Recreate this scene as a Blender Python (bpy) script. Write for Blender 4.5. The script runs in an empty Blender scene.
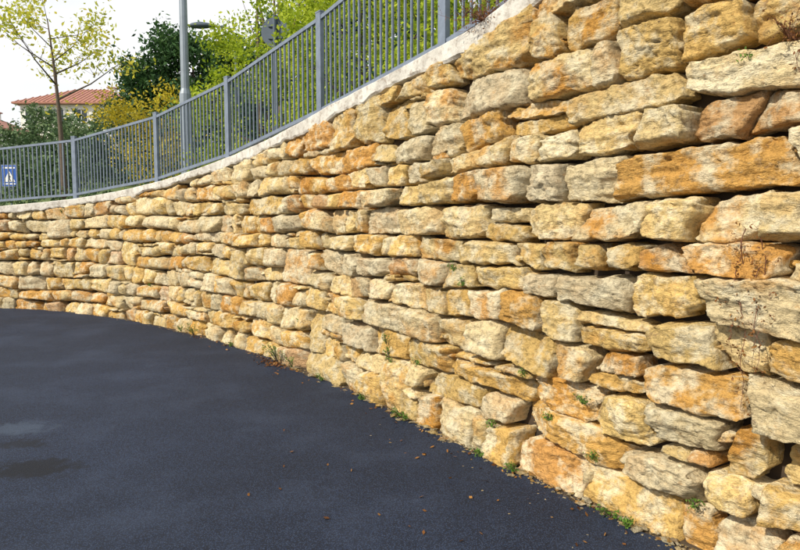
import bpy, math, random
import numpy as np
from mathutils import Vector, Matrix
rng=np.random.default_rng(29); random.seed(7)
scene=bpy.context.scene
scene.view_settings.view_transform='Standard'; scene.view_settings.look='None'; scene.view_settings.exposure=0

# ------------------------------------------------------------ noise
def _h(ix,iy,iz,seed):
    h=(ix*374761393+iy*668265263+iz*1442695041+seed*974634777)&0xffffffff
    h=((h^(h>>13))*1274126177)&0xffffffff
    h=((h^(h>>16))*2246822519)&0xffffffff
    return (h^(h>>15))/4294967295.0*2-1
def vn(x,y,z=0.0,seed=0):
    x,y,z=np.broadcast_arrays(np.asarray(x,float),np.asarray(y,float),np.asarray(z,float))
    ix=np.floor(x).astype(np.int64);iy=np.floor(y).astype(np.int64);iz=np.floor(z).astype(np.int64)
    fx=x-ix;fy=y-iy;fz=z-iz
    fx=fx*fx*(3-2*fx);fy=fy*fy*(3-2*fy);fz=fz*fz*(3-2*fz)
    def L(a,b,t): return a+(b-a)*t
    return L(L(L(_h(ix,iy,iz,seed),_h(ix+1,iy,iz,seed),fx),L(_h(ix,iy+1,iz,seed),_h(ix+1,iy+1,iz,seed),fx),fy),
             L(L(_h(ix,iy,iz+1,seed),_h(ix+1,iy,iz+1,seed),fx),L(_h(ix,iy+1,iz+1,seed),_h(ix+1,iy+1,iz+1,seed),fx),fy),fz)
def fbm(x,y,z=0.0,seed=0,o=4,g=0.5):
    t=0;a=1;f=1.0
    for i in range(o):
        t=t+a*vn(np.asarray(x)*f,np.asarray(y)*f,np.asarray(z)*f,seed+i*13); a*=g; f*=2.03
    return t

# ------------------------------------------------------------ wall curve
ctrl=[(9.5,-10.5),(7,-6),(5,-2.7),(3.2,.2),(2.1,1.95),(1.44,2.98),(.93,3.75),(.40,4.58),(0,5.22),(-.49,5.98),(-1.12,6.9),(-1.93,7.95),(-2.95,9.05),(-4.1,10.15),(-5.35,11.15),(-6.6,11.85),(-8.0,12.28),(-9.8,12.6),(-12.5,12.8),(-17,12.9),(-26,13),(-45,13),(-70,13),(-110,13)]
cp=np.array(ctrl,float)
out=[]
for i in range(1,len(cp)-2):
    p0,p1,p2,p3=cp[i-1],cp[i],cp[i+1],cp[i+2]
    n=max(4,int(np.linalg.norm(p2-p1)/.05))
    t=np.linspace(0,1,n,endpoint=False)[:,None]
    out.append(.5*((2*p1)+(-p0+p2)*t+(2*p0-5*p1+4*p2-p3)*t*t+(-p0+3*p1-3*p2+p3)*t**3))
poly=np.vstack(out)
sl=np.r_[0,np.cumsum(np.linalg.norm(np.diff(poly,axis=0),axis=1))]
SS=np.arange(0,sl[-1],.05)
PX=np.interp(SS,sl,poly[:,0]);PY=np.interp(SS,sl,poly[:,1])
k=np.exp(-np.linspace(-2,2,21)**2);k/=k.sum()
def sm(a):
    p=np.pad(a,10,mode='reflect',reflect_type='odd');return np.convolve(p,k,'valid')
PX=sm(PX);PY=sm(PY)
TX=np.gradient(PX);TY=np.gradient(PY);ln=np.hypot(TX,TY);TX/=ln;TY/=ln
NX=-TY;NY=TX
PX=PX-NX*.085;PY=PY-NY*.085
def Pw(s,d,z):
    """world point: s along wall, d towards the road from wall face"""
    s=np.asarray(s,float)
    x=np.interp(s,SS,PX)+np.interp(s,SS,NX)*d
    y=np.interp(s,SS,PY)+np.interp(s,SS,NY)*d
    return np.stack(np.broadcast_arrays(x,y,z),-1)
def s_near(x,y): return SS[np.argmin((PX-x)**2+(PY-y)**2)]
hp=[(7,-6,4.6),(3.2,.2,3.8),(1.44,2.98,3.42),(.62,4.15,3.20),(.33,4.65,3.08),(-.9,6.55,2.90),(-2.35,8.4,2.60),(-4,10.05,2.35),(-6.2,11.6,2.14),(-8,12.25,2.02),(-14,12.8,1.85),(-109,13,1.8)]
hs=[s_near(a,b) for a,b,_ in hp]; hz=[c for _,_,c in hp]
def H(s): return np.interp(s,hs,hz)
BAT=.06; COP=.13
S_END=s_near(-19,12.9)

# ------------------------------------------------------------ materials
def newmat(name):
    m=bpy.data.materials.new(name);m.use_nodes=True
    nt=m.node_tree;b=nt.nodes['Principled BSDF'];b.inputs['Roughness'].default_value=.85
    return m,nt,b
def N(nt,t,**kw):
    n=nt.nodes.new(t)
    for k_,v in kw.items():
        if k_ in('ins',):
            for a,c in v.items(): n.inputs[a].default_value=c
        else: setattr(n,k_,v)
    return n
def ramp(nt,fac,stops,interp='LINEAR'):
    r=nt.nodes.new('ShaderNodeValToRGB');r.color_ramp.interpolation=interp
    el=r.color_ramp.elements
    while len(el)<len(stops): el.new(.5)
    for e,(p,c) in zip(el,stops):
        e.position=p;e.color=(c,c,c,1) if isinstance(c,(int,float)) else (*c,1)
    nt.links.new(fac,r.inputs[0]);return r.outputs[0]
def mix(nt,f,a,b,bt='MIX'):
    m=nt.nodes.new('ShaderNodeMix');m.data_type='RGBA';m.blend_type=bt
    for sock,v in((m.inputs[0],f),(m.inputs[6],a),(m.inputs[7],b)):
        if hasattr(v,'is_linked'): nt.links.new(v,sock)
        elif isinstance(v,(int,float)): sock.default_value=v
        else: sock.default_value=(*v,1)
    return m.outputs[2]
def noise(nt,vec,sc,det=4,rough=.55,out=0,dist=0):
    n=nt.nodes.new('ShaderNodeTexNoise');n.inputs['Scale'].default_value=sc;n.inputs['Detail'].default_value=det
    n.inputs['Roughness'].default_value=rough;n.inputs['Distortion'].default_value=dist
    if vec is not None: nt.links.new(vec,n.inputs['Vector'])
    return n.outputs[out]
def pos(nt): return nt.nodes.new('ShaderNodeNewGeometry').outputs['Position']
def bump(nt,b,h,st,dist,prev=None):
    n=nt.nodes.new('ShaderNodeBump');n.inputs['Strength'].default_value=st;n.inputs['Distance'].default_value=dist
    nt.links.new(h,n.inputs['Height'])
    if prev is not None: nt.links.new(prev,n.inputs['Normal'])
    nt.links.new(n.outputs[0],b.inputs['Normal']);return n.outputs[0]
def vmath(nt,op,a,bv):
    n=nt.nodes.new('ShaderNodeVectorMath');n.operation=op
    nt.links.new(a,n.inputs[0])
    if hasattr(bv,'is_linked'): nt.links.new(bv,n.inputs[1])
    else: n.inputs[1].default_value=bv
    return n.outputs[0]

# stone
def stonemat(name,dull=1.0):
    mStone,nt,b=newmat(name)
    at=N(nt,'ShaderNodeAttribute',attribute_name='stone')
    sep=N(nt,'ShaderNodeSeparateColor');nt.links.new(at.outputs['Color'],sep.inputs[0])
    R,G,B_=sep.outputs
    off=vmath(nt,'MULTIPLY',at.outputs['Color'],(31,47,59))
    pv=vmath(nt,'ADD',pos(nt),off)
    base=ramp(nt,R,[(0,(.63,.53,.36)),(.15,(.69,.57,.35)),(.4,(.71,.54,.26)),(.65,(.69,.49,.19)),(.85,(.65,.40,.12)),(.95,(.56,.29,.08)),(1,(.64,.46,.30))])
    n1=noise(nt,pv,3.6,4,.6)
    f1=ramp(nt,n1,[(.46,0),(.60,1)])
    rustf=N(nt,'ShaderNodeMath',operation='MULTIPLY');nt.links.new(f1,rustf.inputs[0])
    rg=ramp(nt,G,[(.1,.04),(.55,.32),(.97,.92)]);nt.links.new(rg,rustf.inputs[1])
    c=mix(nt,rustf.outputs[0],base,(.58,.28,.055))
    n2=noise(nt,pv,6,4,.65)
    c=mix(nt,ramp(nt,n2,[(.47,0),(.61,.78)]),c,(.80,.72,.52))
    n3=noise(nt,pv,26,4,.75)
    c=mix(nt,.85,c,ramp(nt,n3,[(.32,.38),(.48,.97),(.66,1.2)]),'MULTIPLY')
    n4=noise(nt,pv,10,5,.78)
    c=mix(nt,ramp(nt,n4,[(.59,0),(.67,.65)]),c,(.24,.155,.09))
    c=mix(nt,ramp(nt,n4,[(.30,.6),(.40,0)]),c,(.50,.25,.07))
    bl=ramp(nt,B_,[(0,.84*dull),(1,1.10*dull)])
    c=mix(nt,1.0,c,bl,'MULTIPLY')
    nt.links.new(c,b.inputs['Base Color']);b.inputs['Roughness'].default_value=.9;b.inputs['Specular IOR Level'].default_value=.2
    sc=vmath(nt,'MULTIPLY',pv,(1,1,2.2))
    n5=noise(nt,sc,15,5,.75)
    bump(nt,b,n5,1.0,.055)
    return mStone
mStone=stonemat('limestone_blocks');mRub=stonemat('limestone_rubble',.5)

mCore,nt,b=newmat('earth_joint_fill')
n=noise(nt,pos(nt),9,3);nt.links.new(ramp(nt,n,[(.3,(.018,.012,.008)),(.7,(.055,.036,.022))]),b.inputs['Base Color'])

mCop,nt,b=newmat('cement_coping')
p=pos(nt);c=ramp(nt,noise(nt,p,5,6,.65),[(.3,(.38,.36,.33)),(.5,(.54,.52,.48)),(.7,(.66,.64,.60))])
c=mix(nt,ramp(nt,noise(nt,p,14,6,.7),[(.52,0),(.64,.75)]),c,(.27,.22,.18))
nt.links.new(c,b.inputs['Base Color']);bump(nt,b,noise(nt,p,25,5,.7),.7,.015)

mAsph,nt,b=newmat('asphalt')
p=pos(nt)
big=noise(nt,p,.55,3,.6)
c=ramp(nt,big,[(.3,(.009,.017,.040)),(.7,(.017,.030,.068))])
sp=noise(nt,p,210,2,.7)
c=mix(nt,1.0,c,ramp(nt,sp,[(.30,.2),(.48,.75),(.60,1.8),(.72,4.5)]),'MULTIPLY')
vo=N(nt,'ShaderNodeTexVoronoi',ins={'Scale':110.0});nt.links.new(p,vo.inputs['Vector'])
c=mix(nt,ramp(nt,vo.outputs['Distance'],[(.14,.6),(.26,0)]),c,(.10,.13,.19))
c=mix(nt,ramp(nt,vo.outputs['Distance'],[(.45,0),(.62,.7)]),c,(.004,.006,.012))
def spot(cx,cy,rx,ry,seed):
    m_=N(nt,'ShaderNodeMapping');m_.vector_type='TEXTURE';m_.inputs['Location'].default_value=(cx,cy,0);m_.inputs['Scale'].default_value=(rx,ry,1);nt.links.new(p,m_.inputs[0])
    nn=N(nt,'ShaderNodeVectorMath',operation='LENGTH');nt.links.new(m_.outputs[0],nn.inputs[0])
    a=N(nt,'ShaderNodeMath',operation='ADD');nt.links.new(nn.outputs['Value'],a.inputs[0])
    s_=N(nt,'ShaderNodeMath',operation='MULTIPLY_ADD');s_.inputs[1].default_value=2.4;s_.inputs[2].default_value=-1.2;nt.links.new(noise(nt,p,9+seed,5,.65),s_.inputs[0]);nt.links.new(s_.outputs[0],a.inputs[1])
    return a.outputs[0]
worn=ramp(nt,noise(nt,p,1.1,5,.68),[(.48,0),(.72,.26)])
c=mix(nt,worn,c,(.055,.075,.125))
c=mix(nt,ramp(nt,spot(-2.45,4.02,.34,.20,0),[(.6,.85),(1.0,0)]),c,(.003,.005,.010))
c=mix(nt,ramp(nt,spot(-2.80,4.5,.18,.12,3),[(.6,.7),(1.0,0)]),c,(.003,.005,.010))
c=mix(nt,ramp(nt,spot(-3.05,4.85,.30,.20,1),[(.5,.5),(1.0,0)]),c,(.06,.085,.13))
nt.links.new(c,b.inputs['Base Color']);b.inputs['Roughness'].default_value=.75;b.inputs['Specular IOR Level'].default_value=.28
bump(nt,b,sp,.8,.007)

mSoil,nt,b=newmat('soil')
p=pos(nt);nt.links.new(ramp(nt,noise(nt,p,14,6,.7),[(.3,(.03,.022,.015)),(.6,(.09,.065,.042)),(.75,(.18,.14,.095))]),b.inputs['Base Color'])
bump(nt,b,noise(nt,p,45,4,.7),1,.02)
mGround,nt,b=newmat('dry_ground')
p=pos(nt);nt.links.new(ramp(nt,noise(nt,p,.6,6,.65),[(.3,(.06,.07,.03)),(.55,(.11,.10,.05)),(.75,(.18,.14,.09))]),b.inputs['Base Color'])
mGrass,nt,b=newmat('hillside_grass')
p=pos(nt);nt.links.new(ramp(nt,noise(nt,p,.7,6,.7),[(.3,(.035,.06,.015)),(.55,(.09,.13,.03)),(.75,(.17,.16,.07))]),b.inputs['Base Color'])
mConc,nt,b=newmat('concrete')
p=pos(nt);nt.links.new(ramp(nt,noise(nt,p,6,6,.6),[(.3,(.30,.29,.27)),(.7,(.45,.44,.41))]),b.inputs['Base Color'])
def plain(name,col,rough=.6,metal=0,var=.15,sc=8):
    m,nt,b=newmat(name);p=pos(nt)
    c=mix(nt,1.0,col,ramp(nt,noise(nt,p,sc,3,.65),[(.25,1-var),(.75,1+var)]),'MULTIPLY')
    nt.links.new(c,b.inputs['Base Color']);b.inputs['Roughness'].default_value=rough;b.inputs['Metallic'].default_value=metal
    return m
mGalv=plain('galvanised_paint',(.15,.185,.25),.5,.15,.25,9)
mPole=plain('pole_paint',(.20,.24,.29),.5,.1,.15,5)
mSignBack=plain('sign_back_grey',(.06,.085,.12),.7,0)
mBlue=plain('sign_blue',(.015,.09,.42),.4);mWhite=plain('white_paint',(.8,.8,.8),.5,0,.03);mBlack=plain('black_paint',(.02,.02,.02),.5)
mRender=plain('white_render',(.74,.72,.68),.9,0,.05,1)
mTile=plain('terracotta_tiles',(.33,.15,.11),.85,0,.25,3)
mGlass=plain('dark_glass',(.03,.04,.05),.15)
mBark=plain('bark',(.10,.075,.055),.9,0,.4,20)
mVine=plain('dry_vine',(.13,.05,.025),.8,0,.3,30)
mLampGlass=plain('lamp_glass',(.5,.5,.48),.2)
def leafmat(name,c0,c1,c2,trans=.35):
    m,nt,b=newmat(name)
    at=N(nt,'ShaderNodeAttribute',attribute_name='leaf')
    sp=N(nt,'ShaderNodeSeparateColor');nt.links.new(at.outputs['Color'],sp.inputs[0])
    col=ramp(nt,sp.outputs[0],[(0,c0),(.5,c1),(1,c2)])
    nt.links.new(col,b.inputs['Base Color']);b.inputs['Roughness'].default_value=.6;b.inputs['Specular IOR Level'].default_value=.2
    tr=N(nt,'ShaderNodeBsdfTranslucent');nt.links.new(col,tr.inputs[0])
    ms=N(nt,'ShaderNodeMixShader');ms.inputs[0].default_value=trans
    nt.links.new(b.outputs[0],ms.inputs[1]);nt.links.new(tr.outputs[0],ms.inputs[2])
    nt.links.new(ms.outputs[0],nt.nodes['Material Output'].inputs[0]);return m
mLime=leafmat('lime_leaves',(.15,.23,.015),(.38,.48,.03),(.56,.60,.07),.5)
mYG=leafmat('young_leaves',(.28,.32,.03),(.50,.52,.06),(.62,.52,.07),.5)
mYel=leafmat('yellow_leaves',(.24,.21,.015),(.50,.40,.03),(.58,.48,.05),.4)
mDark=leafmat('pine_needles',(.018,.045,.018),(.05,.12,.038),(.10,.18,.05),.2)
mOlive=leafmat('shrub_leaves',(.03,.06,.03),(.075,.13,.055),(.13,.19,.08),.2)
mWeed=leafmat('weed_leaves',(.05,.09,.015),(.10,.21,.03),(.20,.32,.05),.3)
mDryLeaf=leafmat('fallen_leaf',(.07,.028,.012),(.17,.07,.02),(.30,.15,.04),.1)

# ------------------------------------------------------------ mesh helpers
def mk(name,V,F,mats,attr=None,smooth=False,mi=None,parent=None):
    me=bpy.data.meshes.new(name)
    V=np.asarray(V,dtype=np.float32)
    if isinstance(F,np.ndarray):
        n=F.shape[1]
        me.vertices.add(len(V));me.vertices.foreach_set('co',V.ravel())
        me.loops.add(F.size);me.loops.foreach_set('vertex_index',F.astype(np.int32).ravel())
        me.polygons.add(len(F));me.polygons.foreach_set('loop_start',np.arange(0,F.size,n,dtype=np.int32))
        me.polygons.foreach_set('loop_total',np.full(len(F),n,dtype=np.int32))
    else: me.from_pydata(V.tolist(),[],F)
    if not isinstance(mats,(list,tuple)): mats=[mats]
    for m in mats: me.materials.append(m)
    if mi is not None: me.polygons.foreach_set('material_index',np.asarray(mi,dtype=np.int32))
    me.polygons.foreach_set('use_smooth',np.full(len(me.polygons),smooth))
    me.update(calc_edges=True)
    if attr:
        nm,arr=attr;a=me.color_attributes.new(nm,'FLOAT_COLOR','POINT')
        d=np.ones((len(V),4),dtype=np.float32);d[:,:3]=arr;a.data.foreach_set('color',d.ravel())
    me.validate()
    o=bpy.data.objects.new(name,me);scene.collection.objects.link(o)
    if parent: o.parent=parent
    return o
def empty(name,loc=(0,0,0)):
    e=bpy.data.objects.new(name,None);scene.collection.objects.link(e);return e
class MB:
    def __init__(s): s.V=[];s.F=[];s.M=[];s.n=0
    def add(s,V,F,m=0):
        s.V+= [tuple(v) for v in V]; s.F+=[tuple(i+s.n for i in f) for f in F]; s.M+=[m]*len(F); s.n+=len(V)
    def box(s,c,sz,ax=None,m=0,bev=0):
        c=np.array(c,float);ax=np.eye(3) if ax is None else np.array(ax,float)
        V=[c+sum(ax[i]*sz[i]/2*q[i] for i in range(3)) for q in[(-1,-1,-1),(1,-1,-1),(1,1,-1),(-1,1,-1),(-1,-1,1),(1,-1,1),(1,1,1),(-1,1,1)]]
        s.add(V,[(0,3,2,1),(4,5,6,7),(0,1,5,4),(1,2,6,5),(2,3,7,6),(3,0,4,7)],m)
    def tube(s,pts,rad,n=6,m=0,cap=True):
        pts=np.array(pts,float);k_=len(pts)
        if np.isscalar(rad): rad=[rad]*k_
        V=[];T=np.gradient(pts,axis=0);up=np.array([.13,.21,.97])
        for i in range(k_):
            t=T[i]/(np.linalg.norm(T[i])+1e-9)
            a=np.cross(t,up if abs(t@up)<.9 else np.array([1,0,0.]));a/=np.linalg.norm(a);bb=np.cross(t,a)
            for j in range(n):
                w=2*math.pi*j/n;V.append(pts[i]+rad[i]*(math.cos(w)*a+math.sin(w)*bb))
        F=[(i*n+j,i*n+(j+1)%n,(i+1)*n+(j+1)%n,(i+1)*n+j) for i in range(k_-1) for j in range(n)]
        if cap: F+=[tuple(range(n))[::-1],tuple((k_-1)*n+j for j in range(n))]
        s.add(V,F,m)
    def obj(s,name,mats,smooth=False,parent=None): return mk(name,s.V,s.F,mats,smooth=smooth,mi=s.M,parent=parent)

def leaves(name,C,size,mat,parent=None,aspect=.5,shade=None,flat=0.0):
    n=len(C);a=rng.normal(size=(n,3));a[:,2]*=(1-flat);a/=np.linalg.norm(a,axis=1)[:,None]
    b_=rng.normal(size=(n,3));b_[:,2]*=(1-flat);b_-=a*(a*b_).sum(1)[:,None];b_/=np.linalg.norm(b_,axis=1)[:,None]
    sz=size*rng.uniform(.6,1.3,(n,1))
    V=np.stack([C-a*sz,C-b_*sz*aspect,C+a*sz,C+b_*sz*aspect],1).reshape(-1,3)
    F=np.arange(4*n).reshape(n,4)
    if shade is None: shade=np.full(n,.5)
    r=np.clip(shade+rng.normal(0,.17,n),0,1)
    col=np.repeat(np.stack([r,r,r],1),4,0)
    return mk(name,V,F,mat,attr=('leaf',col),parent=parent)
def crown(blobs,nc,nl,cr):
    C=[];S=[]
    w=np.array([b[3]*b[4]*b[5] for b in blobs])**.67;w/=w.sum()
    for b,ww in zip(blobs,w):
        m=max(3,int(nc*ww))
        d=rng.normal(size=(m,3));d/=np.linalg.norm(d,axis=1)[:,None]
        r=rng.uniform(.35,1.05,(m,1))**.6
        cc=np.array(b[:3])+d*r*np.array(b[3:])
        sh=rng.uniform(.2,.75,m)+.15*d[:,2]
        L=np.repeat(cc,nl,0)+rng.normal(size=(m*nl,3))*cr*rng.uniform(.5,1.2,(m*nl,1))
        C.append(L);S.append(np.repeat(sh,nl))
    return np.vstack(C),np.concatenate(S)

# ------------------------------------------------------------ STONES
VV=[];FF=[];CC=[];vc=0
def stone(bl,br,tl,tr,prot,rnd=None):
    """angular split-faced block; corners (s,z) in wall coords"""
    global vc
    w=abs(br[0]-bl[0]);h=abs(tl[1]-bl[1])
    mid=Pw((bl[0]+br[0])/2,0,0);dist=math.hypot(mid[0],mid[1])
    cell=.008 if dist<4.2 else(.012 if dist<6.5 else(.019 if dist<10 else .028))
    if mid[1]<1.2 or mid[0]<-9.5: cell=.06
    nu=max(5,int(w/cell));nv=max(4,int(h/cell))
    a=np.linspace(-1,1,nu);c_=np.linspace(-1,1,nv)
    a=np.r_[-1,a,1];c_=np.r_[-1,c_,1]
    A,Bb=np.meshgrid(a,c_,indexing='ij')
    q=rng.uniform(.0,.06)
    a2=A*(1-q+q*np.sqrt(1-Bb**2/2));b2=Bb*(1-q+q*np.sqrt(1-A**2/2))
    U=(a2+1)/2;W=(b2+1)/2
    s_=(bl[0]*(1-U)+br[0]*U)*(1-W)+(tl[0]*(1-U)+tr[0]*U)*W
    z_=(bl[1]*(1-U)+br[1]*U)*(1-W)+(tl[1]*(1-U)+tr[1]*U)*W
    sd=int(rng.integers(1,10**6))
    eL=(A+1)/2*w;eR=(1-A)/2*w;eB=(Bb+1)/2*h;eT=(1-Bb)/2*h
    edge=np.minimum(np.minimum(eL,eR),np.minimum(eB,eT))
    wob=np.clip(1-edge/.05,0,1)
    s_=s_+wob*.016*fbm(s_*12,z_*12,0,sd,3,.6);z_=z_+wob*.013*fbm(s_*12,z_*12,5,sd+3,3,.6)
    for (cx,cy) in((-1,-1),(1,-1),(-1,1),(1,1)):
        if rng.random()<.38:
            cr=rng.uniform(.2,.5);t=np.clip((cx*A+cy*Bb-(2-cr*1.2))/cr/1.2,0,1)
            s_=s_-cx*t*.04*np.sign(br[0]-bl[0]);z_=z_-cy*t*rng.uniform(.01,.035)
    tx,ty=rng.normal(0,.07),rng.normal(-.03,.13)
    x_=A*w/2;y_=Bb*h/2
    d=prot+tx*x_+ty*y_
    for _ in range(rng.integers(2,6)):
        th=rng.uniform(0,2*math.pi);g_=rng.uniform(.12,.55);lx,ly=math.cos(th),math.sin(th)
        ext=abs(lx)*w/2+abs(ly)*h/2
        d=np.minimum(d,prot+.012+g_*(ext*rng.uniform(.0,.75)-(x_*lx+y_*ly)))
    for e in(eL,eR,eB,eT):
        d=np.minimum(d,e*rng.uniform(3.5,12)+rng.uniform(-.005,.06)+.014*vn(s_*10,z_*10,1,sd+7))
    for _ in range(rng.integers(0,3)):
        th=rng.integers(0,4)*math.pi/2+math.pi/4+rng.normal(0,.35);sl_=rng.uniform(.8,3.0)
        lx,ly=math.cos(th),math.sin(th);ext=abs(lx)*w/2+abs(ly)*h/2
        d=np.minimum(d,prot+sl_*(ext*rng.uniform(.55,.95)-(x_*lx+y_*ly)))
    f=fbm(s_*3.2,z_*6.5,4,sd+19,3)*1.9+rng.uniform(-1.8,1.8)*Bb
    fr=f-np.floor(f);st=(np.floor(f)+np.clip((fr-.88)/.12,0,1))*.014
    st=st-st.mean()
    # horizontal bedding ledges on part of the blocks
    if rng.random()<.55:
        g2=fbm(s_*1.8,z_*19+s_*rng.normal(0,1.5),7,sd+41,2)*2.2
        fr2=g2-np.floor(g2);bed=(np.floor(g2)+np.clip((fr2-.8)/.2,0,1))*.0075
        st=st*.6+bed-bed.mean()
    rid=np.abs(fbm(s_*10,z_*18,3,sd+17,3))*.014
    big=fbm(s_*5,z_*7,2,sd+11,2)*.009
    fine=fbm(s_*42,z_*60,6,sd+23,3)*.0048
    crack=np.clip(1-np.abs(fbm(s_*4.5,z_*5.5,8,sd+31,3))/.035,0,1)*.014*(rng.random()<.6)
    d=d+big-rid+st+fine-crack
    d[0,:]=-.20;d[-1,:]=-.20;d[:,0]=-.20;d[:,-1]=-.20
    P=Pw(s_,d-BAT*z_,z_)
    nn=A.shape[0];mm=A.shape[1]
    idx=np.arange(nn*mm).reshape(nn,mm)+vc
    F=np.stack([idx[:-1,:-1],idx[:-1,1:],idx[1:,1:],idx[1:,:-1]],-1).reshape(-1,4)
    VV.append(P.reshape(-1,3));FF.append(F)
    col=rng.uniform(0,1,3) if rnd is None else rnd
    CC.append(np.tile(col,(nn*mm,1)));vc+=nn*mm
zb=[-.10,.20]
while zb[-1]<5.0: zb.append(zb[-1]+rng.uniform(.190,.315))
def bnd(k_,s):
    if k_==0: return -.10
    return zb[k_]+.065*vn(s*.6,k_*.4,0,91)+.040*vn(s*1.9,k_*1.2,0,92)
def Ht(s): return float(H(s))-COP+.015*float(vn(s*1.4,3,0,55))
S0=.3
lerp=lambda a_,b_,t:(a_[0]+(b_[0]-a_[0])*t,a_[1]+(b_[1]-a_[1])*t)
blocks={i:[] for i in range(60)}
for k_ in range(len(zb)-1):
    s=S0+rng.uniform(0,.3);tilt=0
    BL=sorted(blocks[k_])
    while s<S_END:
        hit=[b_ for b_ in BL if b_[0]-.02<=s<b_[1]-.001]
        if hit: s=hit[0][1];tilt=0;continue
        w=float(np.clip(rng.lognormal(math.log(.39),.42),.15,.92))
        if s+w>S_END: w=S_END-s+.01
        s2=s+w;t2=float(np.clip(rng.normal(0,.028),-.065,.065))
        nxt=[b_[0] for b_ in BL if b_[0]>s+.02]
        if nxt and s2>nxt[0]-.12: s2=nxt[0];t2=0;w=s2-s
        m_=(s+s2)/2;ht=Ht(m_)
        st_=rng.normal(0,.018)
        zb0=bnd(k_,m_);zt0=bnd(k_+1,m_)
        if zb0<ht-.10:
            g=rng.uniform(.005,.016);gz=rng.uniform(.004,.017)
            kt=k_+1
            top=zt0>ht-.10
            tall=(not top) and .34<w<.70 and rng.random()<.05 and bnd(k_+2,m_)<ht-.12
            if tall:
                kt=k_+2;t2=0
                blocks[k_+1].append((s,s2))
            z00=bnd(k_,s)+gz;z10=bnd(k_,s2)+gz;z01=bnd(kt,s)-gz;z11=bnd(kt,s2)-gz
            if top:
                z01=Ht(s);z11=Ht(s2)
            z00+=st_*.5;z10-=st_*.5;z01+=rng.normal(0,.011)*(not top);z11+=rng.normal(0,.011)*(not top)
            pr=float(np.clip(rng.normal(.080,.034),.010,.155))
            if top: pr=min(pr,.06)
            L0,L1=s-tilt+g,s+(0 if tall else tilt)+g;R0,R1=s2-t2-g,s2+t2-g
            hh=(z01+z11-z00-z10)/2
            rr=rng.random();A0,B0,A1,B1=(L0,z00),(R0,z10),(L1,z01),(R1,z11)
            if tall: stone(A0,B0,A1,B1,pr)
            elif hh>.18 and rr<.19 :
                q=float(rng.choice([.20,.26,.76,.81,.5]))
                za=z00+(z01-z00)*q+rng.normal(0,.014);zc=z10+(z11-z10)*q+rng.normal(0,.014)
                Lm=L0+(L1-L0)*q;Rm=R0+(R1-R0)*q
                for (p00,p10,p01,p11,hgt) in((A0,B0,(Lm,za-.005),(Rm,zc-.005),q),((Lm,za+.005),(Rm,zc+.005),A1,B1,1-q)):
                    if hgt<.4 and w>.3:
                        cut=rng.uniform(.35,.65)
                        stone(p00,lerp(p00,p10,cut-.012),p01,lerp(p01,p11,cut-.012),pr*rng.uniform(.3,1.1))
                        stone(lerp(p00,p10,cut+.012),p10,lerp(p01,p11,cut+.012),p11,pr*rng.uniform(.3,1.1))
                    else: stone(p00,p10,p01,p11,pr*rng.uniform(.7,1.0))
            elif w>.44 and rr<.29:
                cut=rng.uniform(.25,.75);sk=rng.uniform(-.14,.14)
                stone(A0,lerp(A0,B0,cut-.01),A1,lerp(A1,B1,cut+sk-.01),pr)
                stone(lerp(A0,B0,cut+.01),B0,lerp(A1,B1,cut+sk+.01),B1,pr*.8)
            elif w<.26 and rr>.82:
                stone(lerp(A0,B0,.08),lerp(A0,B0,.95),lerp(A1,B1,.2),lerp(A1,B1,.8),pr*.6)
            else: stone(A0,B0,A1,B1,pr)
            if rng.random()<.45 and not top:
                zz=z10+rng.uniform(0,.8)*hh;ww=rng.uniform(.04,.11);h2=rng.uniform(.02,.06)
                stone((s2-ww/2,zz),(s2+ww/2,zz+rng.normal(0,.01)),(s2-ww/2,zz+h2),(s2+ww/2,zz+h2),rng.uniform(.0,.06))
        s=s2;tilt=t2
wall=mk('stone_retaining_wall',np.vstack(VV),np.vstack(FF),mStone,attr=('stone',np.vstack(CC)),smooth=True)
sc_=np.arange(0,SS[-1],.25);rows=[]
for (d0,zf) in((-.14,-.3),(-.14,.5),(-.14,1.0)):
    z=H(sc_)*zf if zf>0 else np.full_like(sc_,-.3)
    if zf==1.0: z=z-.06
    rows.append(Pw(sc_,d0-BAT*z,z))
rows.append(Pw(sc_,-.6-BAT*H(sc_),H(sc_)-.06))
G=np.stack(rows);r_,n_=G.shape[:2];idx=np.arange(r_*n_).reshape(r_,n_)
F=np.stack([idx[:-1,:-1],idx[1:,:-1],idx[1:,1:],idx[:-1,1:]],-1).reshape(-1,4)
mk('earth_core',G.reshape(-1,3),F,mCore,parent=wall)

# coping
sc_=np.arange(.3,S_END,.03);prof=[(-.2,-COP-.01),(.050,-COP+.0),(.060,-COP+.02),(.060,-.012),(.050,0),(-.15,.0),(-.36,.0),(-.38,-.1)]
rows=[]
for i,(d0,z0) in enumerate(prof):
    hz_=H(sc_)
    nz=fbm(sc_*3,i*.3,0,70,3)*.004;nd=fbm(sc_*6,i*.9,0,75,4)*(.010 if i in(1,2,3) else .003)
    low=fbm(sc_*2.6,0,0,79,5,.6)*.026 if i in(0,1,2) else 0
    rows.append(Pw(sc_,d0+nd-BAT*hz_,hz_+z0+nz+low))
G=np.stack(rows);r_,n_=G.shape[:2];idx=np.arange(r_*n_).reshape(r_,n_)
F=np.stack([idx[:-1,:-1],idx[1:,:-1],idx[1:,1:],idx[:-1,1:]],-1).reshape(-1,4)
mk('cement_coping',G.reshape(-1,3),F,mCop,smooth=False,parent=wall)

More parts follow.
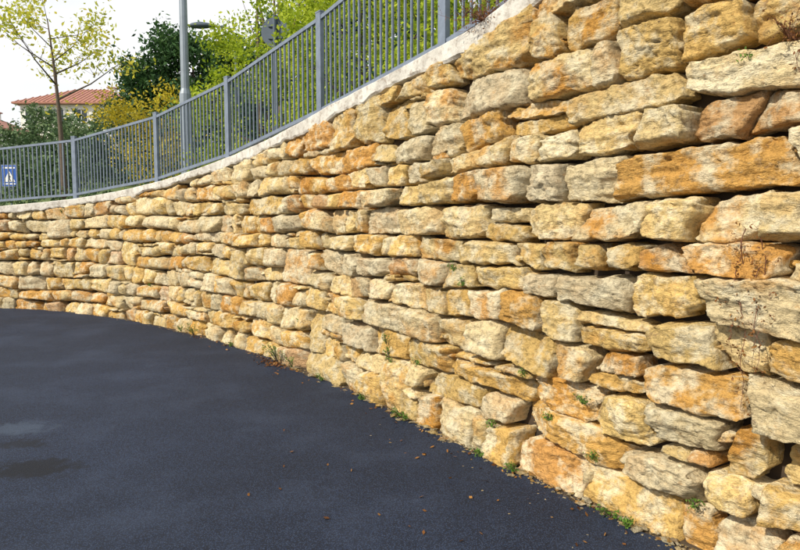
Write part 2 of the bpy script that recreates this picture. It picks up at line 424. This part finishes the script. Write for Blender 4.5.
# ------------------------------------------------------------ FENCE
fs=[s_near(*p) for p in[(.12,5.2),(-1.1,7.1),(-2.6,8.95),(-4.2,10.45),(-6.3,11.9)]]
OFF=-.12
fs=[fs[0]-2.35*i for i in(4,3,2,1)]+fs+[fs[-1]+2.35*i for i in range(1,5)]
fs=[x for x in fs if x>.4 and x<S_END-.1]
mb=MB();FH=1.15
def topP(s,dz): 
    h=float(H(s));return Pw(s,OFF-BAT*h,h+dz)
for i,s in enumerate(fs):
    p=topP(s,0);tx,ty=float(np.interp(s,SS,TX)),float(np.interp(s,SS,TY));ax=[(tx,ty,0),(-ty,tx,0),(0,0,1)]
    mb.box(p+np.array([0,0,FH/2-.01]),(.105,.05,FH+.10),ax)
    mb.box(p+np.array([0,0,.008]),(.17,.14,.016),ax)
    mb.box(p+np.array([0,0,FH+.045]),(.112,.058,.014),ax)
    if i<len(fs)-1:
        q=topP(fs[i+1],0);L=np.linalg.norm(q-p);u=(q-p)/L;uh=np.array([u[0],u[1],0]);uh/=np.linalg.norm(uh)
        sd=np.array([-uh[1],uh[0],0]);up=np.cross(u,sd);up=up if up[2]>0 else -up
        a=p+u*.055;e=q-u*.055
        for hz_ in(.10,FH-.03):
            mb.box((a+e)/2+np.array([0,0,hz_]),(L-.11,.034,.042),[u,sd,up])
        n=int(round((L-.09)/.105))
        for j in range(1,n):
            c0=a+(e-a)*j/n
            mb.box(c0+np.array([0,0,(.10+FH-.03)/2]),(.019,.019,FH-.03-.10-.02),[uh,sd,(0,0,1)])
mb.obj('metal_railing_fence',[mGalv])

# ------------------------------------------------------------ GROUND, ROAD
mk('ground',[(-600,-600,-.03),(600,-600,-.03),(600,600,-.03),(-600,600,-.03)],[(0,1,2,3)],mGround)
def strip(name,s_arr,offs,zs,mat,edge_noise=None,parent=None):
    rows=[]
    for i,(d,z) in enumerate(zip(offs,zs)):
        dd=d+(edge_noise if (i==0 and edge_noise is not None) else 0)
        rows.append(Pw(s_arr,dd,z))
    G=np.stack(rows);r_,n_=G.shape[:2];idx=np.arange(r_*n_).reshape(r_,n_)
    F=np.stack([idx[:-1,:-1],idx[1:,:-1],idx[1:,1:],idx[:-1,1:]],-1).reshape(-1,4)
    F=F[:, ::-1]
    return mk(name,G.reshape(-1,3),F,mat,parent=parent)
sr=np.arange(0,s_near(-60,13),.02)
strip('soil_verge',sr,[-.16,.8],[-.012,-.012],mSoil)
en=.04*fbm(sr*2.3,0,0,33,5)+.025*fbm(sr*12,0,0,34,4)
strip('road',sr,[.12,.5,3,6.6],[0,0,0,0],mAsph,edge_noise=en)
strip('kerb',sr[::8],[6.6,6.601,6.72,6.721],[-.01,.12,.12,.118],mConc)
strip('pavement',sr[::8],[6.721,8.3],[.116,.116],mConc)
V=[];F=[];C=[];n=0
oct_=np.array([(1,0,0),(-1,0,0),(0,1,0),(0,-1,0),(0,0,1),(0,0,-1),(.6,.6,.6),(-.6,.6,.6),(.6,-.6,.6),(-.6,-.6,.6)])
of=[(0,6,4),(6,2,4),(2,7,4),(7,1,4),(1,9,4),(9,3,4),(3,8,4),(8,0,4),(0,2,6),(2,1,7),(1,3,9),(3,0,8)]
sA,sB=s_near(2.1,1.95),s_near(-8,12.3)
def rub(c0,sc3):
    global n
    a=rng.uniform(0,6.3);rot=np.array([[math.cos(a),-math.sin(a),0],[math.sin(a),math.cos(a),0],[0,0,1]])
    v=(oct_*sc3*rng.uniform(.6,1.3,(10,1)))@rot.T+c0
    V.append(v);F.extend([tuple(x+n for x in f) for f in of]);n+=10;C.append(np.tile(rng.uniform(0,1,3),(10,1)))
for i in range(1100):
    s=rng.uniform(sA,sB) if i%2 else rng.uniform(sA,s_near(0,5.2))
    d=abs(rng.normal(.0,.055))+.06
    if i%40==0: d=rng.uniform(.1,.6)
    r=float(np.clip(rng.lognormal(math.log(.0065),.5),.003,.022))
    if d>.2: r=min(r,.007)
    rub(Pw(s,d,-.003+r*.25),np.array([r*rng.uniform(.8,1.8),r*rng.uniform(.7,1.3),r*rng.uniform(.5,.9)]))
for i in range(45):
    s=rng.uniform(sA,s_near(-1.5,7.5));r=rng.uniform(.02,.05)
    rub(Pw(s,rng.uniform(.07,.14),.004),np.array([r*1.5,r*.9,r*.4]))
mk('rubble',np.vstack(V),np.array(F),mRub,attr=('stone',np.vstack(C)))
# ------------------------------------------------------------ fallen leaves
nlv=100
s=rng.uniform(sA,s_near(-3,9),nlv);d=np.abs(rng.normal(.0,.14,nlv))+.1
P1=Pw(s,d,.008)
P2=np.stack([rng.uniform(-1.0,1.3,40),rng.uniform(2.6,4.8,40),np.full(40,.008)],1)
leafs=np.vstack([P1,P2])
keep=[]
for p_ in leafs:
    q=np.argmin((PX-p_[0])**2+(PY-p_[1])**2);keep.append((p_[0]-PX[q])*NX[q]+(p_[1]-PY[q])*NY[q]>.08)
leafs=leafs[np.array(keep)]
leaves('fallen_leaves',leafs,.017,mDryLeaf,aspect=.6,flat=.7,shade=rng.uniform(.2,1,len(leafs)))
s0=s_near(-1.35,7.3);Cx=Pw(s0+rng.normal(0,.22,130),.16+np.abs(rng.normal(0,.09,130)),.012+rng.uniform(0,.02,130))
leaves('dead_leaf_litter',Cx,.02,mDryLeaf,aspect=.5,flat=.5,shade=rng.uniform(0,.6,130))

# ------------------------------------------------------------ weeds
def weed(s,d,z,r,hgt,nl,name='weed_plant',mat=mWeed,size=.012,out=.1):
    mbv=MB();c0=Pw(s,d,z);L=[]
    for i in range(max(5,nl//14)):
        a=rng.uniform(0,6.3);rr=r*rng.uniform(.3,1)
        nx,ny=float(np.interp(s,SS,NX)),float(np.interp(s,SS,NY))
        e=c0+np.array([math.cos(a)*rr,math.sin(a)*rr,hgt*rng.uniform(.5,1)])
        dd=(e-c0)@np.array([nx,ny,0]);
        if dd<0: e=e-2*dd*np.array([nx,ny,0])
        m_=(c0+e)/2+np.array([0,0,hgt*.15])
        mbv.tube([c0,m_,e],[.0025,.002,.001],4)
        for t in rng.uniform(.25,1,14):
            L.append((1-t)**2*c0+2*t*(1-t)*m_+t*t*e+rng.normal(0,.012,3))
    o=empty(name);mbv.obj('stems',[mBark],parent=o)
    leaves('leaves',np.array(L),size,mat,parent=o,aspect=.4)
for (x,y,r,h,nl,z) in[(-1.45,7.3,.20,.28,260,0),(-1.2,7.0,.14,.18,120,0),(-3.0,9.1,.18,.2,160,0),(-3.3,9.4,.12,.14,100,0),(.03,5.15,.10,.09,110,0),
      (.10,5.05,.06,.06,60,0),(.60,4.25,.07,.05,50,0),(1.20,3.35,.09,.06,110,0),(1.26,3.25,.06,.05,60,0),(1.75,2.5,.08,.10,60,0),(-.3,5.7,.05,.05,40,0),(-2.2,8.25,.07,.08,50,0),(.75,3.95,.07,.06,60,0),(-.8,6.4,.08,.08,60,0)]:
    weed(s_near(x,y),.13,z,r,h,nl)
for (x,y,z,h) in[(.10,5.05,.45,.06),(.6,4.2,.2,.07),(.9,3.8,.38,.07),(1.1,3.5,.25,.05),(-1.2,7.0,.5,.08),(.33,4.7,1.25,.10),(.40,4.6,1.15,.08),(-.2,5.5,.55,.1),(-.15,5.45,.45,.1),(-.1,5.4,.38,.08),(-4.2,10.2,.6,.1),(1.5,2.9,2.35,.06),(-6.5,11.8,1.85,.12),(1.0,3.6,.55,.06),(.7,4.0,.62,.05),(1.45,3.0,.2,.06),(-2.2,8.3,1.0,.07),(-5.5,11.2,.5,.08)]:
    weed(s_near(x,y),.055-BAT*z,z,.055,h,60,size=.010)
def vine(s0,z0,z1,nst,name='dry_climber',spread=.08,wd=.03):
    o=empty(name);mb=MB();L=[]
    for i in range(nst):
        ss=s0+rng.normal(0,spread*.3);pts=[];za=z0+rng.uniform(-.15,.05);zz=z1+rng.uniform(0,.5)*(z0-z1)
        m_=int(abs(za-zz)/.03)+2
        for j in range(m_):
            t=j/(m_-1);z=za+(zz-za)*t
            ss+=rng.normal(0,.005);pts.append(Pw(ss,.12+.02*math.sin(j*.7+i)-BAT*z,z))
            e=Pw(ss+rng.normal(0,wd),.13+rng.uniform(0,.03)-BAT*z,z+rng.normal(.01,.02));mb.tube([pts[-1],e],[.0012,.0005],3)
            for _ in range(3): L.append(e+rng.normal(0,.010,3))
        mb.tube(pts,np.linspace(.0026,.001,m_),5)
    mb.obj('stems',[mVine],parent=o)
    leaves('dry_leaves',np.array(L),.009,mDryLeaf,parent=o)
vine(s_near(1.56,2.78),1.55,.55,4)
vine(s_near(1.68,2.66),2.60,2.15,3,spread=.12)
def twigs(s,z,n_,ln_,name,mat=mVine):
    mb=MB();c0=Pw(s,.05-BAT*z,z)
    L=[]
    for i in range(n_):
        e=c0+np.array([rng.normal(0,.6),rng.normal(0,.6),rng.uniform(-.2,.9)])*ln_
        m_=(c0+e)/2+rng.normal(0,.02,3);mb.tube([c0,m_,e],[.0022,.0015,.0007],4)
        for _ in range(6):
            t=rng.uniform(.3,1);q=c0+(e-c0)*t;f=q+rng.normal(0,.045,3);mb.tube([q,f],[.001,.0005],3);L.append(f);L.append((q+f)/2)
    o=empty(name);mb.obj('stems',[mat],parent=o);leaves('leaves',np.array(L),.009,mDryLeaf,parent=o)
twigs(s_near(.42,4.55),3.10,40,.20,'twiggy_shrub')
twigs(s_near(1.6,2.75),2.45,12,.10,'twiggy_shrub')

# ------------------------------------------------------------ UPPER TERRAIN
def rise(d): return np.where(d<3,0,np.where(d<70,(d-3)*.16,67*.16+(d-70)*.02))
offs=np.array([.34,.7,1.5,3,5,8,12,17,23,30,40,52,66,85,120,200,380])
su=np.concatenate([np.arange(0,30,.5),np.arange(30,SS[-1],3)])
rows=[]
for d in offs:
    h=H(su);P=Pw(su,-d-BAT*h,0);zz=h-.03+rise(d)+(fbm(P[:,0]*.12,P[:,1]*.12,0,44,3)*min(.5,d*.03) if d>3 else 0)
    P[:,2]=zz;rows.append(P)
G=np.stack(rows);r_,n_=G.shape[:2];idx=np.arange(r_*n_).reshape(r_,n_)
F=np.stack([idx[:-1,:-1],idx[1:,:-1],idx[1:,1:],idx[:-1,1:]],-1).reshape(-1,4)
mk('hillside_terrain',G.reshape(-1,3),F,mGrass,smooth=True)
def zt(x,y):
    q=np.argmin((PX-x)**2+(PY-y)**2);d=math.hypot(PX[q]-x,PY[q]-y);return float(H(SS[q])+rise(d)-.05)

# ------------------------------------------------------------ trees
def branchy(name,base,height,r0,leafm,nleaf,lsize,lean=(0,0),first=.45,nb=9,spread=1.0,cl=.18,rise_=.9,depth2=5):
    o=empty(name);mb=MB();base=np.array(base,float);tips=[]
    n=9;tr=[]
    for i in range(n):
        t=i/(n-1);tr.append(base+np.array([lean[0]*t+.08*math.sin(3*t),lean[1]*t,height*t*.85-.15*(i==0)]))
    tr=np.array(tr);rad=r0*(1-.85*np.linspace(0,1,n));mb.tube(tr,rad,8)
    for i in range(nb):
        t=first+(1-first)*i/nb+rng.uniform(0,.04);t=min(t,.98);p=np.array([np.interp(t,np.linspace(0,1,n),tr[:,j]) for j in range(3)])
        a=i*2.4+rng.uniform(-.5,.5);ln_=height*.30*spread*(1.15-t*.55)*rng.uniform(.8,1.2)
        dv=np.array([math.cos(a),math.sin(a),rise_*rng.uniform(.6,1.2)]);dv/=np.linalg.norm(dv)
        e=p+dv*ln_;m_=p+dv*ln_*.5-np.array([0,0,.05*ln_]);rb=r0*(1-.85*t)*.6
        mb.tube([p,m_,e],[rb,rb*.6,rb*.2],6)
        tips.append(e)
        for j in range(depth2):
            q=p+(e-p)*rng.uniform(.3,1);d2=dv+rng.normal(0,.6,3);d2/=np.linalg.norm(d2)
            f=q+d2*ln_*rng.uniform(.25,.55);mb.tube([q,(q+f)/2+rng.normal(0,.02,3),f],[rb*.3,rb*.2,rb*.08],4);tips.append(f);tips.append((q+f)/2)
    mb.obj('trunk_and_branches',[mBark],smooth=True,parent=o)
    tips=np.array(tips);per=max(1,nleaf//len(tips))
    C=np.repeat(tips,per,0)+rng.normal(size=(per*len(tips),3))*cl
    sh=np.repeat(rng.uniform(.2,.85,len(tips)),per)
    leaves('leaves',C,lsize,leafm,parent=o,shade=sh);return o
branchy('young_tree',(-8.25,15.4,2.1),5.3,.085,mYG,1700,.06,lean=(-.25,0),first=.55,nb=11,spread=1.35,cl=.16,rise_=.7,depth2=6)
branchy('yellow_tree',(-7.5,18,zt(-7.5,18)),2.9,.05,mYel,2600,.055,first=.3,nb=9,spread=1.4,cl=.22)
branchy('yellow_tree',(-5.6,14.3,zt(-5.6,14.3)),1.5,.03,mYel,900,.04,first=.2,nb=7,spread=1.4,cl=.14)
def tree(name,x,y,trunk_h,blobs,nc,nl,cr,ls,mat,r0=.15):
    o=empty(name);mb=MB();z=zt(x,y)
    top=max(b[2]+b[5]*.3 for b in blobs)
    c=np.array([x,y,z-.2]);mb.tube([c,(x+.05,y,z+trunk_h*.5),(x,y+.05,z+trunk_h),(x,y,top)],[r0,r0*.8,r0*.6,r0*.15],8)
    for b in blobs:
        p=np.array([x,y,z+trunk_h*.9]);e=np.array(b[:3]);mb.tube([p,(p+e)/2+np.array([0,0,-.1]),e],[r0*.45,r0*.3,r0*.1],6)
        for _ in range(4):
            d=rng.normal(size=3)*np.array(b[3:])*.55;mb.tube([e,e+d],[r0*.12,r0*.04],4)
    mb.obj('trunk_and_limbs',[mBark],smooth=True,parent=o)
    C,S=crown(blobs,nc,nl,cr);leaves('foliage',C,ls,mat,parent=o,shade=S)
tree('pepper_tree',-.6,9.6,1.0,[(-.9,9.4,4.6,.9,.8,.8),(-.1,9.6,5.4,1.0,.9,.9),(-1.4,10.4,4.2,.6,.6,.6),(.3,9.0,4.4,.7,.7,.8)],150,70,.13,.040,mLime,.09)
tree('pepper_tree',-2.9,13.0,1.2,[(-2.8,13.0,5.0,1.1,1,.9),(-1.9,12.8,6.4,1.2,1,.9),(-2.0,12.6,4.4,.9,.8,.9),(-3.9,13.2,3.9,.7,.7,.6)],190,75,.15,.045,mLime,.1)
tree('pepper_tree',1.2,8.2,1.0,[(1.0,7.8,4.6,.8,.8,.8),(.4,8.2,5.4,.9,.8,.8),(1.6,8.0,5.4,.9,.8,.8)],130,70,.13,.040,mLime,.09)
tree('acacia_tree',-3.4,18,2.6,[(-3.6,18,9.5,1.0,1.0,.8),(-2.2,18,8.6,1.3,1.2,1.0),(-4.4,18,10.4,.9,.8,.6),(-2.4,18.4,10.6,1.5,1.2,1.0)],170,70,.2,.06,mLime,.13)
for (x,y,z,r) in[(-13.0,34,8.6,2.0),(-10.9,33.5,9.7,2.3),(-8.2,33,9.0,2.2),(-4.6,31,9.0,2.7),(-1.5,28,9.5,2.9),(1.5,24,8.0,2.8)]:
    tree('pine_tree',x,y,2.2,[(x,y,z,r,r*.9,r*.85),(x-.6*r,y,z-.7*r,r*.7,r*.7,r*.6),(x+.6*r,y-.3,z-.7*r,r*.7,r*.7,r*.6),(x+.2*r,y-1,z-1.3*r,r*.8,r*.7,r*.6),(x-.3*r,y-.5,z+.5*r,r*.6,r*.6,r*.5)],200,60,.30,.13,mDark,.2)
sh=[]
for (x,y,w,h) in[(-16.3,30,2.5,2.2),(-13.7,30,1.9,2.0),(-18.6,31,1.7,1.5),(-13,25,2,1.6),(-10.5,26,2.2,2.0),(-15.5,24,2.2,1.3),(-17.5,25,2,1.1),(-20,29,2,1.2),(-8,24,2.2,1.8),(-23,30,3,1.6),(-27,38,4,2),(-11,19.5,1.2,.9),(-13,20,1.4,.8),(-24,45,4,2.4),(-18,44,4,3)]:
    sh.append((x,y,zt(x,y)+h*.45,w,w*.8,h))
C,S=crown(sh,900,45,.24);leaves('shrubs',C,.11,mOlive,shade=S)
sh=[]
for i in range(16):
    x=-13+i*.85;q=zt(x,15.5+(x+13)*-.12);sh.append((x,16.2-(x+13)*.18,q+.2,.6,.5,.45))
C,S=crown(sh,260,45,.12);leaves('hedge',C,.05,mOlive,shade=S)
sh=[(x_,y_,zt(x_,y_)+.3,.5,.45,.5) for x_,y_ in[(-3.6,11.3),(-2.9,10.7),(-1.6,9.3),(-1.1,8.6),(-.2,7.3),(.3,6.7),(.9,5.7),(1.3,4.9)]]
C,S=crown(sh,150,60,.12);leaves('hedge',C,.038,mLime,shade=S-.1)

# ------------------------------------------------------------ poles, lamps, signs
mb=MB();x,y=-4.06,12.0;z=zt(x,y)
mb.tube([(x,y,z-.2),(x,y,z+1.9)],[.115,.11],12);mb.tube([(x,y,z+1.9),(x,y,z+2.0)],[.11,.08],12,cap=False)
mb.tube([(x,y,z+2.0),(x,y,z+8)],[.08,.055],12);mb.box((x,y,z+.01),(.4,.4,.03))
mb.tube([(x,y,z+7.9),(x-.3,y-.1,z+8.25),(x-1.1,y-.3,z+8.4)],[.035,.03,.03],8)
mb.box((x-1.4,y-.38,z+8.42),(.7,.24,.12),[(.96,.25,0),(-.25,.96,0),(0,0,1)]);mb.box((x-1.42,y-.385,z+8.345),(.42,.18,.03),[(.96,.25,0),(-.25,.96,0),(0,0,1)],m=1)
mb.obj('street_lamp',[mPole,mLampGlass])
mb=MB();x,y=-5.15,20.0;z=zt(x,y);T=7.75
mb.tube([(x,y,z-.2),(x,y,T-.3)],[.07,.05],10)
pts=[(x,y,T-.35)]+[(x-.45*(1-math.cos(a)),y,T-.3+.4*math.sin(a)) for a in np.linspace(.2,1.57,6)]+[(x-.75,y,T+.11)]
mb.tube(pts,.035,8)
hd=[];
for t,w_,h_ in((0,.04,.04),(.12,.13,.09),(.4,.18,.13),(.65,.14,.09),(.78,.03,.02)): hd.append((x-.7-t,w_,h_))
V=[];
for (hx,w_,h_) in hd:
    for j in range(10):
        a=2*math.pi*j/10;V.append((hx,y+w_*math.cos(a),T+.12+h_*math.sin(a)*(1 if math.sin(a)>0 else .6)))
mb.add(V,[(i*10+j,i*10+(j+1)%10,(i+1)*10+(j+1)%10,(i+1)*10+j) for i in range(4) for j in range(10)]+[tuple(range(10)),tuple(range(40,50))])
mb.obj('street_lamp',[mSignBack],smooth=True)
mb=MB();x,y=-2.12,10.8;z=zt(x,y);zc=4.90
mb.tube([(x,y,z-.2),(x,y,zc+.26)],.03,10)
ang=np.array([.12,.99,0]);ang/=np.linalg.norm(ang);rt=np.array([-ang[1],ang[0],0])
def disc(mb,c,r,th,m,n=28):
    V=[];
    for k2 in(-1,1):
        for j in range(n):
            a=2*math.pi*j/n;V.append(np.array(c)+ang*th*k2/2+rt*r*math.cos(a)+np.array([0,0,1])*r*math.sin(a))
    mb.add(V,[tuple(range(n)),tuple(range(n,2*n))]+[(j,(j+1)%n,n+(j+1)%n,n+j) for j in range(n)],m)
c0=np.array([x,y,zc])+ang*.05
disc(mb,c0,.25,.012,0);disc(mb,c0+ang*.009,.245,.004,1);disc(mb,c0+ang*.013,.18,.003,2)
for dz in(-.10,.10): mb.box(np.array([x,y,zc+dz])+ang*.03,(.24,.03,.03),[rt,ang,(0,0,1)])
mb.obj('round_traffic_sign',[mSignBack,plain('sign_red',(.5,.02,.02),.4),mWhite])
mb=MB();x,y=-10.05,16.2;z=zt(x,y);zc=2.92
mb.tube([(x,y,z-.3),(x,y,zc+.28)],.025,8)
yf=y-.035
mb.box((x,yf,zc),(.40,.016,.56),m=0);mb.box((x,yf-.010,zc),(.37,.004,.53),m=1)
mb.add([(x-.15,yf-.014,zc-.16),(x+.15,yf-.014,zc-.16),(x,yf-.014,zc+.13)],[(0,1,2)],2)
fx,fz=x,zc-.04;yy=yf-.017
def q(a,b_,w_):
    a=np.array(a);b_=np.array(b_);d=b_-a;d/=np.linalg.norm(d);nn=np.array([-d[1],d[0]])*w_/2
    mb.add([(a[0]+nn[0],yy,a[1]+nn[1]),(b_[0]+nn[0],yy,b_[1]+nn[1]),(b_[0]-nn[0],yy,b_[1]-nn[1]),(a[0]-nn[0],yy,a[1]-nn[1])],[(0,1,2,3)],3)
q((fx,fz+.05),(fx,fz-.02),.035);q((fx,fz-.02),(fx-.04,fz-.11),.018);q((fx,fz-.02),(fx+.04,fz-.11),.018);q((fx,fz+.04),(fx+.04,fz),.014);q((fx-.014,fz+.083),(fx+.014,fz+.083),.028)
mb.box((x,yf-.013,zc+.20),(.30,.003,.04),m=2);mb.box((x,yf-.013,zc-.21),(.30,.003,.03),m=2)
mb.obj('pedestrian_crossing_sign',[mPole,mBlue,mWhite,mBlack])

# ------------------------------------------------------------ houses
def house(name,x0,x1,y0,y1,zb_,zt_,rh,wins,ov=.6):
    o=empty(name);mb=MB();mb.box(((x0+x1)/2,(y0+y1)/2,(zb_+zt_)/2),(x1-x0,y1-y0,zt_-zb_));mb.obj('walls',[mRender],parent=o)
    mb=MB();a,b_,c_,d=x0-ov,x1+ov,y0-ov,y1+ov;hw=(d-c_)/2;ym=(c_+d)/2;ins=min(hw,(b_-a)*.35)
    V=[(a,c_,zt_+.01),(b_,c_,zt_+.01),(b_,d,zt_+.01),(a,d,zt_+.01),(a,c_,zt_+.2),(b_,c_,zt_+.2),(b_,d,zt_+.2),(a,d,zt_+.2),(a+ins,ym,zt_+rh),(b_-ins,ym,zt_+rh)]
    mb.add(V,[(0,3,2,1),(0,1,5,4),(1,2,6,5),(2,3,7,6),(3,0,4,7),(4,5,9,8),(6,7,8,9),(5,6,9),(7,4,8)]);
    nr=int((b_-a)/.5)
    for i in range(1,nr):
        xx=a+(b_-a)*i/nr;t=min(1,(xx-a)/ins,(b_-xx)/ins)
        mb.tube([(xx,c_+.02,zt_+.22),(xx,c_+(ym-c_)*t,zt_+.22+(rh-.2)*t)],.07,5)
    mb.obj('roof',[mTile],parent=o)
    mb=MB()
    for (wx,wz,ww,wh) in wins:
        mb.box((wx,y0-.03,wz),(ww+.16,.06,wh+.16),m=1);mb.box((wx,y0-.065,wz),(ww,.03,wh),m=0);mb.box((wx,y0-.09,wz),(.05,.03,wh),m=1);mb.box((wx,y0-.1,wz-wh/2-.1),(ww+.3,.2,.06),m=1)
    mb.obj('windows',[mGlass,mWhite],parent=o)
    mb=MB();mb.box((x0+(x1-x0)*.7,(y0+y1)/2,zt_+rh*.8),(.8,.8,1.2));mb.box((x0+(x1-x0)*.7,(y0+y1)/2,zt_+rh*.8+.65),(1,1,.1),m=1);mb.obj('chimney',[mRender,mTile],parent=o)
house('villa',-42.0,-30.2,70,79,10,15.1,2.6,[(-40.8,13.9,1.2,1.3),(-38,13.9,1.6,1.3),(-35.2,13.9,1.2,1.3),(-32.6,13.9,1.2,1.3),(-40.8,11.3,1.2,1.5),(-37,11.3,1.6,1.5)])
house('tiled_house',-43,-34.3,54,61,6,9.9,1.8,[(-36.0,8.8,1,1),(-38.5,8.6,1,1),(-41,8.6,1,1)],.4)

# ------------------------------------------------------------ light, world, camera
S=Vector((-.68,-.48,.64)).normalized()
sun=bpy.data.lights.new('sun','SUN');sun.energy=5.0;sun.angle=math.radians(.5);sun.color=(1,.92,.76)
so=bpy.data.objects.new('sun',sun);scene.collection.objects.link(so);so.rotation_euler=S.to_track_quat('Z','Y').to_euler()
w=bpy.data.worlds.new('World');scene.world=w;w.use_nodes=True;nt=w.node_tree
sky=nt.nodes.new('ShaderNodeTexSky');sky.sky_type='NISHITA';sky.sun_disc=False;sky.sun_elevation=math.asin(S.z);sky.sun_rotation=math.atan2(S.x,S.y)%(2*math.pi)
sky.air_density=1.2;sky.dust_density=4;sky.ozone_density=1.5
tc=nt.nodes.new('ShaderNodeTexCoord')
mp=nt.nodes.new('ShaderNodeMapping');mp.inputs['Scale'].default_value=(1,1,2.5);nt.links.new(tc.outputs['Generated'],mp.inputs[0])
cl=noise(nt,mp.outputs[0],1.8,4,.6)
cf=ramp(nt,cl,[(.30,.72),(.55,.98)])
skc=mix(nt,cf,sky.outputs[0],(7.2,7.25,7.35))
bg=nt.nodes['Background'];bg.inputs[1].default_value=.15;nt.links.new(skc,bg.inputs[0])
cam=bpy.data.cameras.new('camera');co=bpy.data.objects.new('camera',cam);scene.collection.objects.link(co)
co.location=(0,0,1.6);co.rotation_euler=(math.radians(90-4.4),0,0);cam.lens=28;cam.sensor_width=36;cam.clip_end=2000;cam.clip_start=.05
scene.camera=co
print('STONE VERTS',vc)
